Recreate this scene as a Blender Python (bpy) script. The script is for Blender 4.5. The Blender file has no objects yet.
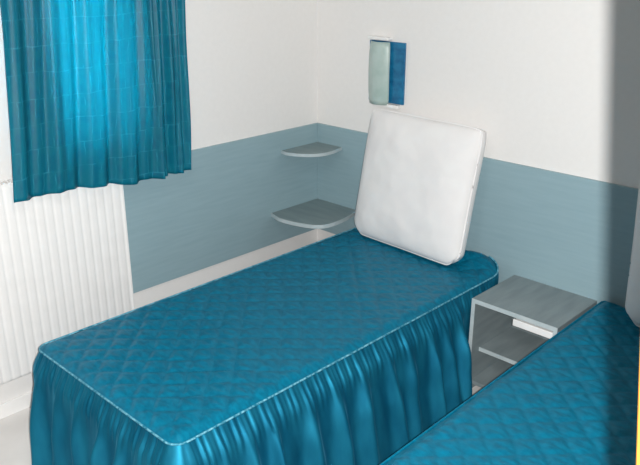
import bpy, bmesh, math, random
from mathutils import Vector, Matrix, noise

C = bpy.context.scene.collection
PI = math.pi

# ------------------------------------------------------------------ camera, world, lights, exposure
CAM = Vector((2.97422, -3.05113, 1.92516))
YAW, PITCH = -0.76907, 0.35664
F = Vector((math.sin(YAW)*math.cos(PITCH), math.cos(YAW)*math.cos(PITCH), -math.sin(PITCH)))
R = F.cross(Vector((0, 0, 1))).normalized()
U = R.cross(F)
cd = bpy.data.cameras.new('camera'); cam = bpy.data.objects.new('camera', cd); C.objects.link(cam)
cd.sensor_width = 36; cd.lens = 750.74/640*36; cd.clip_start = 0.02
m = Matrix((R, U, -F)).transposed().to_4x4(); m.translation = CAM
cam.matrix_world = m
bpy.context.scene.camera = cam

w = bpy.data.worlds.new('world'); bpy.context.scene.world = w; w.use_nodes = True
bg = w.node_tree.nodes['Background']
bg.inputs['Color'].default_value = (0.80, 0.90, 1.0, 1); bg.inputs['Strength'].default_value = 17.0

ld = bpy.data.lights.new('camera_flash', 'SPOT'); ld.spot_size = math.radians(80); ld.spot_blend = .45; ld.energy = 430; ld.color = (1.0, 0.985, 0.96)
ld.shadow_soft_size = 0.008
fl = bpy.data.objects.new('camera_flash', ld); C.objects.link(fl); fl.matrix_world = m.copy(); fl.location = CAM + R*0.037 + U*0.01

ad = bpy.data.lights.new('ceiling_fill', 'AREA'); ad.energy = 9; ad.shape = 'DISK'; ad.size = 0.5; ad.color = (1, 0.97, 0.93)  # weak fill lamp added under the ceiling, no visible fixture
al = bpy.data.objects.new('ceiling_fill', ad); C.objects.link(al); al.location = (1.7, -2.3, 2.46)

vs = bpy.context.scene.view_settings
vs.view_transform = 'Standard'; vs.look = 'None'; vs.gamma = 1; vs.use_curve_mapping = False
vs.exposure = 0.0

# ------------------------------------------------------------------ materials
def mat(name, col, rough=0.6, spec=0.5, **kw):
    m = bpy.data.materials.new(name); m.use_nodes = True
    b = m.node_tree.nodes['Principled BSDF']
    b.inputs['Base Color'].default_value = (*col, 1); b.inputs['Roughness'].default_value = rough
    b.inputs['Specular IOR Level'].default_value = spec
    for k, v in kw.items(): b.inputs[k.replace('_', ' ')].default_value = v
    return m
def nodes(m): return m.node_tree.nodes, m.node_tree.links, m.node_tree.nodes['Principled BSDF']
def noisy(m, scale, c1, c2, stretch=(1, 1, 1), detail=4, bump=0, dist=0.002, coord='Object', lo=.35, hi=.65):
    n, l, b = nodes(m)
    tc = n.new('ShaderNodeTexCoord'); mp = n.new('ShaderNodeMapping'); mp.inputs['Scale'].default_value = stretch
    nt = n.new('ShaderNodeTexNoise'); nt.inputs['Scale'].default_value = scale; nt.inputs['Detail'].default_value = detail
    cr = n.new('ShaderNodeValToRGB'); cr.color_ramp.elements[0].color = (*c1, 1); cr.color_ramp.elements[1].color = (*c2, 1)
    cr.color_ramp.elements[0].position = lo; cr.color_ramp.elements[1].position = hi
    l.new(tc.outputs[coord], mp.inputs['Vector']); l.new(mp.outputs['Vector'], nt.inputs['Vector'])
    l.new(nt.outputs['Fac'], cr.inputs['Fac']); l.new(cr.outputs['Color'], b.inputs['Base Color'])
    if bump:
        bp = n.new('ShaderNodeBump'); bp.inputs['Strength'].default_value = bump; bp.inputs['Distance'].default_value = dist
        l.new(nt.outputs['Fac'], bp.inputs['Height']); l.new(bp.outputs['Normal'], b.inputs['Normal'])
    return m

M = {}
M['wall'] = noisy(mat('wall_paint', (.8, .79, .77), .75, .2), 40, (.79, .775, .76), (.805, .79, .775))
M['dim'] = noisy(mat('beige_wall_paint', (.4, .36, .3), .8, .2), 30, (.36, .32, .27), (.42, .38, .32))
M['ceiling'] = noisy(mat('ceiling_paint', (.84, .83, .82), .8, .2), 30, (.60, .58, .56), (.64, .62, .60))
M['floor'] = noisy(mat('floor_tile', (.7, .68, .66), .35, .5), 6, (.72, .70, .68), (.78, .76, .74))
M['laminate'] = noisy(mat('laminate', (.2, .3, .35), .45, .35), 5, (.255, .375, .42), (.29, .415, .46), stretch=(1.0, 1.0, 11), detail=6, bump=.05, lo=.25, hi=.75)
M['shelf'] = noisy(mat('shelf_laminate', (.16, .2, .2), .4, .4), 5, (.20, .26, .27), (.24, .305, .315), stretch=(1, 5, 5))
M['edge'] = noisy(mat('edge_band', (.45, .52, .54), .4, .4), 20, (.43, .51, .53), (.50, .57, .59))
M['stand'] = noisy(mat('nightstand_laminate', (.2, .22, .22), .45, .4), 5, (.20, .245, .258), (.25, .298, .312), stretch=(5, 1, 5), detail=5)
M['white'] = noisy(mat('white_enamel', (.82, .81, .8), .35, .5), 12, (.83, .82, .81), (.86, .85, .84))
M['plastic'] = noisy(mat('white_plastic', (.8, .8, .8), .3, .5), 10, (.8, .8, .79), (.85, .85, .84))
M['pillow'] = noisy(mat('pillow_cotton', (.74, .72, .71), .85, .1), 9, (.80, .785, .785), (.83, .82, .815), bump=.12, dist=.01)
M['rod'] = noisy(mat('rod_metal', (.6, .6, .6), .3, .5, Metallic=.8), 10, (.6, .6, .6), (.7, .7, .7))
M['wood'] = noisy(mat('orange_wood', (.3, .1, .02), .5, .3), 4, (.15, .055, .008), (.22, .09, .012), stretch=(8, 8, 1))
M['blue'] = noisy(mat('lamp_blue', (.01, .1, .25), .3, .5), 22, (.002, .10, .23), (.01, .17, .33), stretch=(1, 1, 1.5))
M['shade'] = noisy(mat('lamp_shade', (.36, .45, .42), .35, .4), 14, (.36, .47, .44), (.45, .55, .52))
M['mattress'] = noisy(mat('mattress_ticking', (.6, .6, .6), .9, .1), 10, (.55, .55, .55), (.65, .65, .65))
M['darkwood'] = noisy(mat('bed_wood', (.2, .12, .07), .6, .3), 5, (.16, .09, .05), (.24, .14, .08), stretch=(1, 8, 8))

def satin(name, c1, c2, scale, rough, sheen=.3, spec=.5, bump=.2, dist=.003, stretch=(1, 1, 1)):
    m = noisy(mat(name, c1, rough, spec), scale, c1, c2, bump=bump, dist=dist, stretch=stretch)
    b = m.node_tree.nodes['Principled BSDF']
    b.inputs['Sheen Weight'].default_value = sheen; b.inputs['Sheen Tint'].default_value = (.15, .65, .95, 1)
    b.inputs['Sheen Roughness'].default_value = .35; b.inputs['Specular Tint'].default_value = (.25, .8, 1, 1)
    return m
M['quilt'] = satin('teal_quilted_satin', (.001, .108, .19), (.001, .158, .265), 38, .45, .04, .35, .35, .004, (1, 1.7, 1))
M['skirt'] = satin('teal_satin', (.004, .125, .225), (.010, .185, .30), 14, .56, .1, .9, .3, .004, (1, 1, .3))
M['skirt'].node_tree.nodes['Principled BSDF'].inputs['Metallic'].default_value = .6
M['piping'] = satin('piping_cord', (.006, .15, .24), (.20, .50, .62), 90, .5, .2, .4)

# curtain: satin with faint woven squares, part of the daylight passes through
cm = mat('curtain_satin', (.004, .17, .27), .45, .35); n, l, b = nodes(cm)
tc = n.new('ShaderNodeTexCoord'); mp = n.new('ShaderNodeMapping'); mp.inputs['Scale'].default_value = (1, 1, 1)
bk = n.new('ShaderNodeTexBrick'); bk.offset = .5; bk.inputs['Scale'].default_value = 1
bk.inputs['Brick Width'].default_value = .052; bk.inputs['Row Height'].default_value = .10
bk.inputs['Mortar Size'].default_value = .003; bk.inputs['Mortar Smooth'].default_value = .6
bk.inputs['Color1'].default_value = (.003, .15, .25, 1); bk.inputs['Color2'].default_value = (.004, .19, .30, 1)
bk.inputs['Mortar'].default_value = (.03, .36, .48, 1)
nz = n.new('ShaderNodeTexNoise'); nz.inputs['Scale'].default_value = 26; nz.inputs['Detail'].default_value = 4
l.new(tc.outputs['UV'], mp.inputs['Vector'])
wn = n.new('ShaderNodeTexNoise'); wn.inputs['Scale'].default_value = 9; wn.inputs['Detail'].default_value = 2
va = n.new('ShaderNodeVectorMath'); va.operation = 'MULTIPLY_ADD'; va.inputs[1].default_value = (.025, .025, 0)
l.new(mp.outputs['Vector'], wn.inputs['Vector']); l.new(wn.outputs['Color'], va.inputs[0]); l.new(mp.outputs['Vector'], va.inputs[2])
l.new(va.outputs[0], bk.inputs['Vector']); l.new(mp.outputs['Vector'], nz.inputs['Vector'])
mx = n.new('ShaderNodeMix'); mx.data_type = 'RGBA'; mx.blend_type = 'MIX'
mx.inputs[6].default_value = (.006, .21, .30, 1)
nr = n.new('ShaderNodeMapRange'); nr.inputs[1].default_value = .42; nr.inputs[2].default_value = .62; nr.inputs[3].default_value = .1
l.new(nz.outputs['Fac'], nr.inputs[0]); l.new(nr.outputs[0], mx.inputs[0]); l.new(bk.outputs['Color'], mx.inputs[7]); l.new(mx.outputs[2], b.inputs['Base Color'])
tr = n.new('ShaderNodeBsdfTranslucent'); tr.inputs['Color'].default_value = (.0, .50, .60, 1)
ms = n.new('ShaderNodeMixShader'); ms.inputs[0].default_value = .45
out = n['Material Output']
l.new(b.outputs[0], ms.inputs[1]); l.new(tr.outputs[0], ms.inputs[2]); l.new(ms.outputs[0], out.inputs['Surface'])
M['curtain'] = cm
# window glass
gm = bpy.data.materials.new('window_glass'); gm.use_nodes = True; n = gm.node_tree.nodes; l = gm.node_tree.links
n.remove(n['Principled BSDF']); gt = n.new('ShaderNodeBsdfTransparent'); gg = n.new('ShaderNodeBsdfGlossy'); gg.inputs['Roughness'].default_value = .02
gx = n.new('ShaderNodeMixShader'); gx.inputs[0].default_value = .06
l.new(gt.outputs[0], gx.inputs[1]); l.new(gg.outputs[0], gx.inputs[2]); l.new(gx.outputs[0], n['Material Output'].inputs['Surface'])
M['glass'] = gm

# ------------------------------------------------------------------ helpers
def add_box(bm, x0, x1, y0, y1, z0, z1, bev=0):
    t = bmesh.new(); bmesh.ops.create_cube(t, size=1)
    for v in t.verts:
        v.co = Vector((x0 + (v.co.x+.5)*(x1-x0), y0 + (v.co.y+.5)*(y1-y0), z0 + (v.co.z+.5)*(z1-z0)))
    if bev: bmesh.ops.bevel(t, geom=t.edges[:], offset=bev, segments=2, affect='EDGES', profile=.5)
    me = bpy.data.meshes.new('t'); t.to_mesh(me); bm.from_mesh(me); bpy.data.meshes.remove(me); t.free()
def box(x0, x1, y0, y1, z0, z1, bev=0):
    bm = bmesh.new(); add_box(bm, x0, x1, y0, y1, z0, z1, bev); return bm
def add_tube(bm, pts, r, seg=8):
    rings = []
    for i, p in enumerate(pts):
        p = Vector(p); a = Vector(pts[max(i-1, 0)]); c = Vector(pts[min(i+1, len(pts)-1)])
        t = (c-a).normalized(); s = t.cross(Vector((0, 0, 1)))
        if s.length < .01: s = t.cross(Vector((1, 0, 0)))
        s.normalize(); q = s.cross(t)
        rings.append([bm.verts.new(p + (s*math.cos(k*2*PI/seg) + q*math.sin(k*2*PI/seg))*r) for k in range(seg)])
    for a, c in zip(rings, rings[1:]):
        for k in range(seg): bm.faces.new((a[k], a[(k+1) % seg], c[(k+1) % seg], c[k]))
    bm.faces.new(rings[0][::-1]); bm.faces.new(rings[-1])
def prism(pts, z0, z1, bev=0):
    bm = bmesh.new()
    a = [bm.verts.new((x, y, z0)) for x, y in pts]; f = bm.faces.new(a)
    r = bmesh.ops.extrude_face_region(bm, geom=[f])
    for v in r['geom']:
        if isinstance(v, bmesh.types.BMVert): v.co.z = z1
    bmesh.ops.recalc_face_normals(bm, faces=bm.faces[:])
    if bev: bmesh.ops.bevel(bm, geom=[e for e in bm.edges if abs(e.verts[0].co.z-e.verts[1].co.z) < 1e-6], offset=bev, segments=2, affect='EDGES', profile=.5)
    return bm
def obj(name, bm, mt, parent=None, smooth=False):
    bmesh.ops.recalc_face_normals(bm, faces=bm.faces[:])
    me = bpy.data.meshes.new(name); bm.to_mesh(me); bm.free(); me.materials.append(M[mt])
    if smooth:
        for p in me.polygons: p.use_smooth = True
    o = bpy.data.objects.new(name, me); C.objects.link(o)
    if parent:
        o.parent = parent
        o.matrix_parent_inverse = Matrix.Translation(-sum_loc(parent))
    return o
def sum_loc(p):
    v = Vector((0, 0, 0))
    if p.type == 'EMPTY': v = p.location.copy()
    return v
def thing(name, label, cat, loc=(0, 0, 0), group=None):
    o = bpy.data.objects.new(name, None); C.objects.link(o); o.location = loc; o.empty_display_size = .1
    return tag(o, label, cat, group)
def tag(o, label, cat, group=None):
    o['label'] = label; o['category'] = cat
    if group: o['group'] = group
    return o
def struct(name, bm, mt, parent=None):
    o = obj(name, bm, mt, parent)
    if not parent: o['kind'] = 'structure'
    return o
def smoothstep(a, b, x):
    t = min(max((x-a)/(b-a), 0), 1); return t*t*(3-2*t)

# ------------------------------------------------------------------ the room
XR, XA, YB, H = 3.046, 3.6, -3.95, 2.5
WY0, WY1, WZ0, WZ1 = -1.67, -1.28, 1.19, 2.05      # window opening in the left wall
struct('floor', box(-.2, XA+.2, YB-.2, .2, -.1, 0), 'floor')
struct('ceiling', box(-.2, XA+.2, YB-.2, .2, H, H+.1), 'ceiling')
struct('wall_back', box(-.2, XA+.2, 0, .2, 0, H), 'wall')
bm = bmesh.new()
add_box(bm, -.2, 0, YB, WY0, 0, H); add_box(bm, -.2, 0, WY1, 0, 0, H)
add_box(bm, -.2, 0, WY0, WY1, 0, WZ0); add_box(bm, -.2, 0, WY0, WY1, WZ1, H)
struct('wall_left', bm, 'wall')
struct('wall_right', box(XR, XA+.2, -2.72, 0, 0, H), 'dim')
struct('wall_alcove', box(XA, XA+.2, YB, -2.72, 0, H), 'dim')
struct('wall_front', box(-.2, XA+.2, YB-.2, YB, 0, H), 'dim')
# window
bm = bmesh.new(); t = .045
add_box(bm, -.14, -.08, WY0, WY0+t, WZ0, WZ1, .004); add_box(bm, -.14, -.08, WY1-t, WY1, WZ0, WZ1, .004)
add_box(bm, -.14, -.08, WY0+t, WY1-t, WZ0, WZ0+t, .004); add_box(bm, -.14, -.08, WY0+t, WY1-t, WZ1-t, WZ1, .004)
wf = struct('window_1', bm, 'plastic')
obj('window_pane', box(-.114, -.108, WY0+t, WY1-t, WZ0+t, WZ1-t), 'glass', wf)
obj('window_sill', box(-.08, .05, WY0-.03, WY1+.03, WZ0-.025, WZ0, .004), 'plastic', wf)
# white pipe casing / skirting
struct('baseboard_left', box(0, .012, YB, 0, 0, .07, .003), 'white')
struct('baseboard_back', box(.012, XR, -.012, 0, 0, .07, .003), 'white')

# wainscot panels
tag(obj('wall_panel', box(0, .016, -1.312, 0, .372, 1.012, .002), 'laminate'),
    'grey-blue laminate panel on the left wall, between radiator and corner shelves', 'wall panel')
tag(obj('wall_panel', box(.016, XR, -.016, 0, .372, 1.012, .002), 'laminate'),
    'long grey-blue laminate panel on the back wall behind white pillow and nightstand', 'wall panel')

# ------------------------------------------------------------------ radiator
rd = thing('radiator', 'white ribbed radiator under the teal curtain on the left wall', 'radiator', (.05, -1.9, 0))
Y0, Y1, Z0, Z1 = -2.62, -1.345, .20, 1.06
bm = bmesh.new(); pitch = .040; nseg = 10
prof = []
nn = int((Y1-Y0)/pitch*nseg)
for i in range(nn+1):
    y = Y0 + (Y1-Y0)*i/nn; ph = (i % nseg)/nseg
    g = math.exp(-((ph-.5)/.16)**2)
    prof.append((y, .085 - .0026*g))
rows = []
for z, back in ((Z0, .012), (Z0+.006, .003), (Z0+.02, 0), (Z1-.02, 0), (Z1-.006, .003), (Z1, .012)):
    rows.append([bm.verts.new((x-back, y, z)) for y, x in prof])
for a, c in zip(rows, rows[1:]):
    for i in range(nn): bm.faces.new((a[i], a[i+1], c[i+1], c[i]))
obj('front_panel', bm, 'white', rd, True)
bm = bmesh.new()
add_box(bm, .028, .070, Y0+.003, Y1-.003, Z0+.004, Z1-.004, .003)
obj('radiator_body', bm, 'white', rd)
for y in (Y1, Y0): obj('side_cover', box(.024, .087, y-.005, y+.005, Z0, Z1, .002), 'white', rd)
bm = bmesh.new()
k = Y0+.03
while k < Y1-.03: add_box(bm, .03, .076, k, k+.008, Z1-.004, Z1+.004); k += .02
obj('top_grille', bm, 'white', rd)
for y in (Y0+.25, Y1-.25):
    obj('wall_bracket', box(.0015, .03, y-.02, y+.02, Z0+.1, Z1-.1), 'white', rd)
bm = bmesh.new(); add_tube(bm, [(.05, Y0+.1, Z0+.01), (.05, Y0+.1, .0)], .009); obj('pipe', bm, 'white', rd, True)

# ------------------------------------------------------------------ curtain
ct = thing('curtain', 'teal satin curtain with woven squares hanging over the window', 'curtain', (.1, -1.4, 2.2))
def curtain_mesh(ya, yb, zb_fn, za, xoff, folds, seed, n_u=150, n_v=70):
    rnd = random.Random(seed); bm = bmesh.new(); uvl = bm.loops.layers.uv.new('UVMap')
    grid = []; uvs = {}
    for j in range(n_v+1):
        v = j/n_v
        row = []
        for i in range(n_u+1):
            u = i/n_u
            y0, y1 = ya(v), yb(v)
            y = y0 + (y1-y0)*u
            zb = zb_fn(u)
            z = za + (zb-za)*v
            a = .008 + .010*v
            x = xoff + .004 + a*math.sin(2*PI*folds*u + .5*math.sin(3*u*PI+seed) + .35*math.sin(v*3)) + .007*math.sin(2*PI*folds*2.3*u+1+seed+v*2) \
                + .010*noise.noise(Vector((u*7+seed, v*3.0, .3)))
            vt = bm.verts.new((x, y, z)); uvs[vt] = (u*(y1-y0)*1.25, z); row.append(vt)
        grid.append(row)
    for j in range(n_v):
        for i in range(n_u):
            f = bm.faces.new((grid[j][i], grid[j][i+1], grid[j+1][i+1], grid[j+1][i]))
            for lp in f.loops: lp[uvl].uv = uvs[lp.vert]
    return bm
def zb_main(u):
    return .999 - .045*smoothstep(.25, .95, u) + .003*math.sin(u*23)
o = obj('curtain_fabric', curtain_mesh(lambda v: -1.79-.075*v**1.5, lambda v: -1.115-.045*v, zb_main, 2.16, .130, 4.2, 1), 'curtain', ct, True)
o = obj('curtain_fabric', curtain_mesh(lambda v: -1.175-.0*v, lambda v: -.963-.03*v, lambda u: .958-.003*u, 2.16, .125, 2.0, 4, 60), 'curtain', ct, True)
o = obj('curtain_fabric', curtain_mesh(lambda v: -1.78-.06*v**1.5, lambda v: -1.60-.01*v, lambda u: .99, 2.16, .10, 1.5, 7, 50), 'curtain', ct, True)
for ch in list(ct.children):
    md = ch.modifiers.new('hem', 'SOLIDIFY'); md.thickness = .0012
bm = bmesh.new(); add_tube(bm, [(.125, -1.95, 2.175), (.125, -.85, 2.175)], .012, 12)
obj('curtain_rod', bm, 'rod', ct, True)
for y in (-1.9, -.9):
    bm = bmesh.new(); add_tube(bm, [(0, y, 2.175), (.125, y, 2.175)], .007); obj('rod_bracket', bm, 'rod', ct, True)

# ------------------------------------------------------------------ corner shelves
def rounded(pts, n=6):
    out = []
    for i in range(len(pts)-1):
        p0 = Vector(pts[max(i-1, 0)]); p1 = Vector(pts[i]); p2 = Vector(pts[i+1]); p3 = Vector(pts[min(i+2, len(pts)-1)])
        for k in range(n):
            t = k/n
            out.append(tuple(.5*((2*p1)+(-p0+p2)*t+(2*p0-5*p1+4*p2-p3)*t*t+(-p0+3*p1-3*p2+p3)*t**3)))
    out.append(pts[-1]); return out
def corner_shelf(pts, zt, th, label):
    s = thing('corner_shelf', label, 'shelf', (.016, -.016, zt-th), 'corner shelves')
    edge = rounded(pts)
    obj('shelf_board', prism([(.016, -.016)] + edge, zt-th, zt, .0015), 'shelf', s)
    bm = bmesh.new()                                            # pale edge band wrapped round the front
    outer = []
    for i, p in enumerate(edge):
        a = Vector(edge[max(i-1, 0)]); c = Vector(edge[min(i+1, len(edge)-1)]); t = (c-a).normalized()
        nrm = Vector((t.y, -t.x))
        if nrm.dot(Vector(p)-Vector((.1, -.1))) < 0: nrm = -nrm
        outer.append(Vector(p)+nrm*.003)
    for (p, q) in ((edge, outer),):
        rr = [[bm.verts.new((a[0], a[1], z)) for a in L] for L, z in ((p, zt-th), (q, zt-th), (q, zt+.0008), (p, zt+.0008))]
        for a, c in zip(rr, rr[1:]+rr[:1]):
            for i in range(len(edge)-1): bm.faces.new((a[i], a[i+1], c[i+1], c[i]))
        for i in (0, -1): bm.faces.new([r[i] for r in rr])
    obj('edge_band', bm, 'edge', s)
    return s
corner_shelf([(.016, -.385), (.11, -.412), (.225, -.400), (.33, -.36), (.372, -.29), (.365, -.15), (.325, -.016)], .562, .02,
             'lower and larger corner shelf with a pale rounded edge, just above the bed')
corner_shelf([(.016, -.30), (.07, -.31), (.14, -.285), (.195, -.24), (.225, -.18), (.225, -.10), (.205, -.016)], .905, .016,
             'upper and smaller corner shelf near the top of the grey-blue panels')

# ------------------------------------------------------------------ beds
def rect_path(x0, x1, yh, yf, r, step=.006, hr=.11, hl=.0):
    """points (pos, outward normal, arclength) left side -> foot -> right side"""
    P = []
    y = yh
    L = abs(yh-yf)-r
    n = int(L/step)
    for i in range(12, 0, -1):
        a = PI - (PI/2)*i/12*.95
        P.append((Vector((x0+hl+hl*math.cos(a), yh-hl+hl*math.sin(a))), Vector((math.cos(a), math.sin(a)))))
    for i in range(n): P.append((Vector((x0, yh-hl-(L-hl)*i/n)), Vector((-1, 0))))
    k = 8
    for i in range(k+1):
        a = PI + (PI/2)*i/k
        P.append((Vector((x0+r+r*math.cos(a), yf+r+r*math.sin(a))), Vector((math.cos(a), math.sin(a)))))
    W = x1-x0-2*r; n2 = int(W/step)
    for i in range(1, n2): P.append((Vector((x0+r+W*i/n2, yf)), Vector((0, -1))))
    for i in range(k+1):
        a = 1.5*PI + (PI/2)*i/k
        P.append((Vector((x1-r+r*math.cos(a), yf+r+r*math.sin(a))), Vector((math.cos(a), math.sin(a)))))
    L2 = L-hr; n3 = int(L2/step)
    for i in range(1, n3+1): P.append((Vector((x1, yf+r+L2*i/n3)), Vector((1, 0))))
    for i in range(1, 13):
        a = (PI/2)*i/12*.95
        P.append((Vector((x1-hr+hr*math.cos(a), yh-hr+hr*math.sin(a))), Vector((math.cos(a), math.sin(a)))))
    return P
def quilt_h(x, y, p=.058):
    wx = x + .007*noise.noise(Vector((x*11, y*11, 1))); wy = y + .007*noise.noise(Vector((x*11, y*11, 5)))
    a = (wx+wy)/p*.5; b = (wx-wy)/p*.5
    d = min(abs(a-round(a)), abs(b-round(b)))*2
    h = .0085*min(1, d*2.2)**.6
    c = wy/(p); e = abs(c-round(c))*2
    return h*(.55+.45*min(1, e*2.5))
def make_bed(label, x0, x1, yh, yf, zt, flares, seed, bump_corner=None, rot=0, pipe='piping', hl=.004):
    rnd = random.Random(seed)
    root = thing('bed', label, 'bed', ((x0+x1)/2, (yh+yf)/2, 0), 'beds under teal bedspreads')
    for sx in (x0+.08, x1-.14):
        for sy in (yf+.08, yh-.16):
            obj('leg', box(sx, sx+.06, sy, sy+.06, 0, .16, .004), 'darkwood', root)
    obj('bed_base', box(x0+.03, x1-.03, yf+.03, yh-.03, .16, .28, .008), 'darkwood', root)
    obj('mattress', box(x0+.02, x1-.02, yf+.02, yh-.02, .28, zt-.035, .03), 'mattress', root)
    # quilted top
    nx, ny = 110, 230; bm = bmesh.new(); g = []
    for j in range(ny+1):
        y = yh + (yf-yh)*j/ny; row = []
        for i in range(nx+1):
            x = x0 + (x1-x0)*i/nx
            # round the plan corners and drop the rim a little
            px, py = x, y
            for cx, sx, cy, sy, rc in ((x0, 1, yf, 1, .05), (x1, -1, yf, 1, .05), (x1, -1, yh, -1, .11), (x0, 1, yh, -1, hl)):
                if 1:
                    dx = (px-cx)*sx; dy = (py-cy)*sy
                    if dx < rc and dy < rc:
                        m_ = max(rc-dx, rc-dy); v = Vector((rc-dx, rc-dy))
                        if v.length > 0:
                            v = v.normalized()*m_; px = cx + sx*(rc-v.x); py = cy + sy*(rc-v.y)
            d = min(x-x0, x1-x, y-yf, yh-y)
            edge = 1-smoothstep(0, .05, d)
            z = zt - .016*edge**2 + quilt_h(x, y)*(1-edge*.7) + .006*noise.noise(Vector((x*3.1+seed, y*3.1, 0)))
            if bump_corner:
                bx, by, br, bh = bump_corner
                q = math.hypot(x-bx, (y-by)*1.4)
                z += bh*(1-smoothstep(0, br, q))
            row.append(bm.verts.new((px, py, z)))
        g.append(row)
    for j in range(ny):
        for i in range(nx): bm.faces.new((g[j][i], g[j][i+1], g[j+1][i+1], g[j+1][i]))
    sp = obj('bedspread', bm, 'quilt', root, True)
    # path of the rim
    P = rect_path(x0, x1, yh, yf, .05, hl=hl)
    zr = zt-.014
    def rim(pos):
        z = zr
        if bump_corner:
            bx, by, br, bh = bump_corner
            z += bh*(1-smoothstep(0, br, math.hypot(pos.x-bx, (pos.y-by)*1.4)))
        return z
    bm = bmesh.new(); add_tube(bm, [(p.x+nn_.x*.001, p.y+nn_.y*.001, rim(p)+.002) for p, nn_ in P], .0036, 8)
    obj('piping', bm, pipe, sp, True)
    # gathered skirt
    s = 0; prev = None; S = []
    for p, nn_ in P:
        if prev is not None: s += (p-prev).length
        prev = p; S.append(s)
    # fold centres, irregular
    cs = []; t = 0
    while t < s+.2:
        cs.append((t, rnd.uniform(.017, .026), rnd.uniform(.7, 1.25), rnd.uniform(-.06, .03))); t += rnd.uniform(.10, .175)
    rows = []; bm = bmesh.new(); nv = 34
    for k in range(nv+1):
        d = k/nv; row = []
        for (p, nn_), sa in zip(P, S):
            fl = flares(p, nn_)
            f = 0
            for c, wd, am, dr in cs:
                q = (sa-c-dr*d)/(wd*(1+.6*d))
                if abs(q) < 3: f += am*math.exp(-q*q)
            gath = .5*math.sin(sa*2*PI/.023+2*math.sin(sa*9)) + .5*math.sin(sa*2*PI/.037+1.3*math.sin(sa*13))
            off = fl[0]*d**.8 + f*fl[1]*smoothstep(.0, .45, d)*(.6+.4*d) + .0095*gath*math.exp(-((d-.10)/.10)**2)*(.6+.8*abs(noise.noise(Vector((sa*25, d*30, 3))))) \
                + .009*math.sin(d*PI)*noise.noise(Vector((sa*16, d*4, seed)))
            off += .024*smoothstep(-.03, .17, d)-.002
            off = min(off, fl[2])
            z = rim(p)*(1-d) + .004*d
            row.append(bm.verts.new((p.x+nn_.x*off, p.y+nn_.y*off, z)))
        rows.append(row)
    for a, c in zip(rows, rows[1:]):
        for i in range(len(a)-1): bm.faces.new((a[i], a[i+1], c[i+1], c[i]))
    sk = obj('skirt', bm, 'skirt', sp, True)
    sk['label'] = 'gathered satin skirt hanging in folds to the floor'
    root.rotation_euler.z = rot
    return root
def flare_a(p, nn_):
    # (flare, fold depth, limit): squeezed where the nightstand stands
    if nn_.x > .5:
        k = smoothstep(-.50, -.405, p.y)
        if p.y > -.15: return (.0, .006, .008)
        return (.088*(1-k)+.006*k, .058*(1-k)+.010*k, .18*(1-k)+.026*k)
    if nn_.y > .3: return (0, .004, .006)
    return (.045, .05, .15)
def flare_b(p, nn_):
    if nn_.x < -.5:
        k = smoothstep(-.62, -.40, p.y)
        return (.03*(1-k), .03*(1-k)+.003*k, .10*(1-k)+.006*k)
    if nn_.y > .3: return (0, .004, .006)
    return (.05, .04, .15)
make_bed('single bed with teal quilted bedspread and gathered skirt, white square pillow at its head', .394, 1.305, -.035, -1.972, .505, flare_a, 3,
         (1.14, -.03, .26, .05))
make_bed('second teal bed in the right foreground, beyond the nightstand and partly in shadow', 1.806, 2.72, -.035, -1.99, .505, flare_b, 9, rot=.014, pipe='quilt', hl=.02)

# ------------------------------------------------------------------ pillows
def pillow(label, W, Hh, T, base, yaw, lean, roll, seed, mt='pillow'):
    n = 70; bm = bmesh.new(); edge_t = .034
    front = []; back = []
    for j in range(n+1):
        v = -1+2*j/n; rf = []; rb = []
        for i in range(n+1):
            u = -1+2*i/n
            # rounded square outline with slightly concave sides
            k = 1 - .035*(abs(u)*abs(v))**3 - .0
            x = u*W/2*(1-.035*(1-v*v)*abs(u)**3)*k; z = v*Hh/2*(1-.03*(1-u*u)*abs(v)**3)*k
            cr = max(0, abs(u)+abs(v)-1.78)/.22*(1.5 if v < 0 else .6)                    # soften the corners
            x *= 1-.05*cr**1.5; z *= 1-.05*cr**1.5
            th = T*(max(0, 1-abs(u)**3.2)**.55)*(max(0, 1-abs(v)**3.2)**.55)
            wr = .006*noise.noise(Vector((u*2.3+seed, v*2.3, 0)))+.003*noise.noise(Vector((u*6+seed, v*6, 2)))
            rim = (1-abs(u)**8)*(1-abs(v)**8)
            tf = edge_t/2 + th/2 + wr*rim
            tb = edge_t/2 + th/2*.8 - wr*rim*.5
            rf.append(bm.verts.new((x, -tf, z+Hh/2)))
            rb.append(bm.verts.new((x, tb, z+Hh/2)))
        front.append(rf); back.append(rb)
    for g, flip in ((front, False), (back, True)):
        for j in range(n):
            for i in range(n):
                q = (g[j][i], g[j][i+1], g[j+1][i+1], g[j+1][i]); bm.faces.new(q[::-1] if flip else q)
    def side(a, b_):
        for i in range(n): bm.faces.new((a[i], b_[i], b_[i+1], a[i+1]))
    side(front[0], back[0]); side(front[n], back[n])
    side([r[0] for r in front], [r[0] for r in back]); side([r[n] for r in front], [r[n] for r in back])
    loop = [front[0][i].co.copy() for i in range(n)] + [front[j][n].co.copy() for j in range(n)] + [front[n][n-i].co.copy() for i in range(n)] + [front[n-j][0].co.copy() for j in range(n)]
    loop.append(loop[0])
    o = obj('pillow', bm, mt, None, True)
    o.matrix_world = Matrix.Translation(base) @ Matrix.Rotation(yaw, 4, 'Z') @ Matrix.Rotation(-lean, 4, 'X') @ Matrix.Rotation(roll, 4, 'Y')
    bm = bmesh.new(); add_tube(bm, loop, .0045, 6); pp = obj('piping', bm, mt, None, True); pp.parent = o
    tag(o, label, 'pillow', 'white pillows propped on the beds')
    return o
pillow('large square white pillow propped against the back wall, on the bed by the corner shelves', .72, .68, .14,
       Vector((.82, -.215, .512)), -.06, .20, .0, 1)
pillow('pillow cut by the right edge of the photo, grey in shadow on the nearer bed', .62, .70, .15,
       Vector((2.275, -.24, .55)), 0, .2, -.11, 5)

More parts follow.
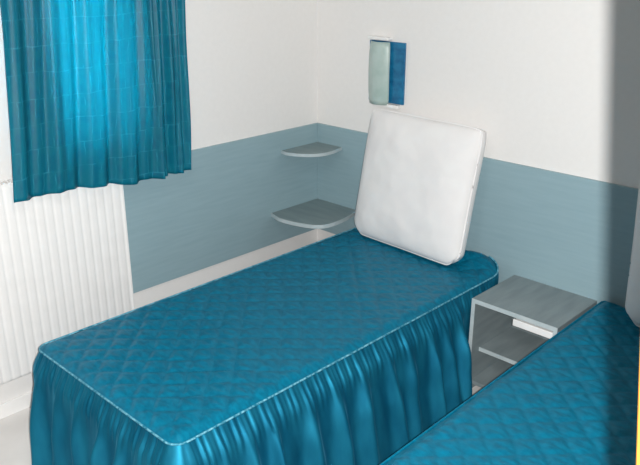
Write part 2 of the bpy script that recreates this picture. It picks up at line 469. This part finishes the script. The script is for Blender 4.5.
# ------------------------------------------------------------------ nightstand
nx0, nx1, ny0, ny1, nz = 1.342, 1.757, -.385, -.018, .474
ns = thing('nightstand', 'grey open nightstand with pale edges between the two beds', 'nightstand', ((nx0+nx1)/2, (ny0+ny1)/2, 0))
tp = obj('top_board', box(nx0, nx1, ny0+.002, ny1, nz-.02, nz, .0015), 'stand', ns)
obj('edge_band', box(nx0, nx1, ny0, ny0+.002, nz-.02, nz), 'edge', tp)
for x in (nx0, nx1-.018):
    s_ = obj('side_panel', box(x, x+.018, ny0+.002, ny1, 0, nz-.02, .001), 'stand', ns)
    obj('edge_band', box(x, x+.018, ny0, ny0+.002, 0, nz-.02), 'edge', s_)
obj('back_panel', box(nx0+.018, nx1-.018, ny1-.012, ny1, 0, nz-.02), 'stand', ns)
s_ = obj('shelf', box(nx0+.018, nx1-.018, -.316, ny1-.012, .19, .206, .001), 'stand', ns)
obj('edge_band', box(nx0+.018, nx1-.018, -.320, -.316, .188, .207), 'edge', s_)
obj('bottom_board', box(nx0+.018, nx1-.018, ny0+.01, ny1-.012, .04, .058, .001), 'stand', ns)
dr = obj('drawer', box(1.556, nx1-.019, ny0+.012, ny0+.26, .417, .442, .002), 'plastic', ns)
dr['label'] = 'shallow white drawer under the top board'
obj('drawer_front', box(1.552, nx1-.019, ny0-.001, ny0+.012, .414, .445, .003), 'plastic', dr)

# ------------------------------------------------------------------ wall lamp
wl = thing('wall_lamp', 'blue wall light with curved grey-green shade, above the white pillow', 'wall lamp', (.51, 0, 1.35))
obj('backplate', box(.392, .622, -.014, 0, 1.195, 1.505, .003), 'blue', wl)
bm = bmesh.new(); rr = []
for j in range(13):
    z = 1.185+.318*j/12; ins = 0.006*(abs(j-6)/6)**4
    row = []
    for i in range(17):
        a = i/16; x = .404+ins+(.136-2*ins)*a; y = -.016-.036*math.sin(PI*(a*.92+.04))**.8 - .006*math.sin(PI*j/12)
        row.append(bm.verts.new((x, y, z)))
    rr.append(row)
for a, c in zip(rr, rr[1:]):
    for i in range(16): bm.faces.new((a[i], a[i+1], c[i+1], c[i]))
sh = obj('lamp_shade', bm, 'shade', wl, True); md = sh.modifiers.new('s', 'SOLIDIFY'); md.thickness = .005; md.offset = 0
for z in (1.24, 1.46): obj('shade_mount', box(.44, .46, -.045, -.012, z-.01, z+.01, .002), 'plastic', wl)
obj('glow_strip', box(.40, .535, -.045, -.002, 1.512, 1.527, .004), 'plastic', wl)  # white strip imitating the bright glow above the lamp
obj('glow_strip', box(.44, .60, -.03, -.002, 1.172, 1.192, .004), 'plastic', wl)  # white strip imitating the glow along the lamp's lower edge

# ------------------------------------------------------------------ orange plank at the right edge
def ray(u, v): return (F + R*((u-320)/750.74) - U*((v-232.5)/750.74))
nrm = ray(635.5, 465).cross(ray(651, 0)).normalized()
e = Vector((0, 0, 1)) - nrm*nrm.z; e.normalize()
anchor = CAM + ray(638, 400)*.62
b0 = anchor - e*(anchor.z/e.z); t0 = anchor + e*((2.22-anchor.z)/e.z)
rd_ = ray(638, 300).normalized(); wdir = rd_.cross(e).normalized(); wdir = wdir if wdir.dot(R) > 0 else -wdir
tdir = e.cross(wdir).normalized()
if tdir.dot(F) < 0: tdir = -tdir
bm = bmesh.new(); vs_ = []
for q in (b0, t0):
    for a, c in ((0, 0), (.095, 0), (.095, .022), (0, .022)):
        vs_.append(bm.verts.new(q + wdir*a + tdir*c))
for v in vs_[:4]: v.co -= e*(v.co.z/e.z)
for idx in ((0, 1, 2, 3), (4, 5, 6, 7), (0, 1, 5, 4), (1, 2, 6, 5), (2, 3, 7, 6), (3, 0, 4, 7)):
    bm.faces.new([vs_[i] for i in idx])
bmesh.ops.recalc_face_normals(bm, faces=bm.faces[:])
bmesh.ops.bevel(bm, geom=bm.edges[:], offset=.003, segments=2, affect='EDGES', profile=.5)
pk = obj('wooden_plank', bm, 'wood')
tag(pk, 'bright orange wooden plank cut off at the lower right edge of the photo', 'plank')
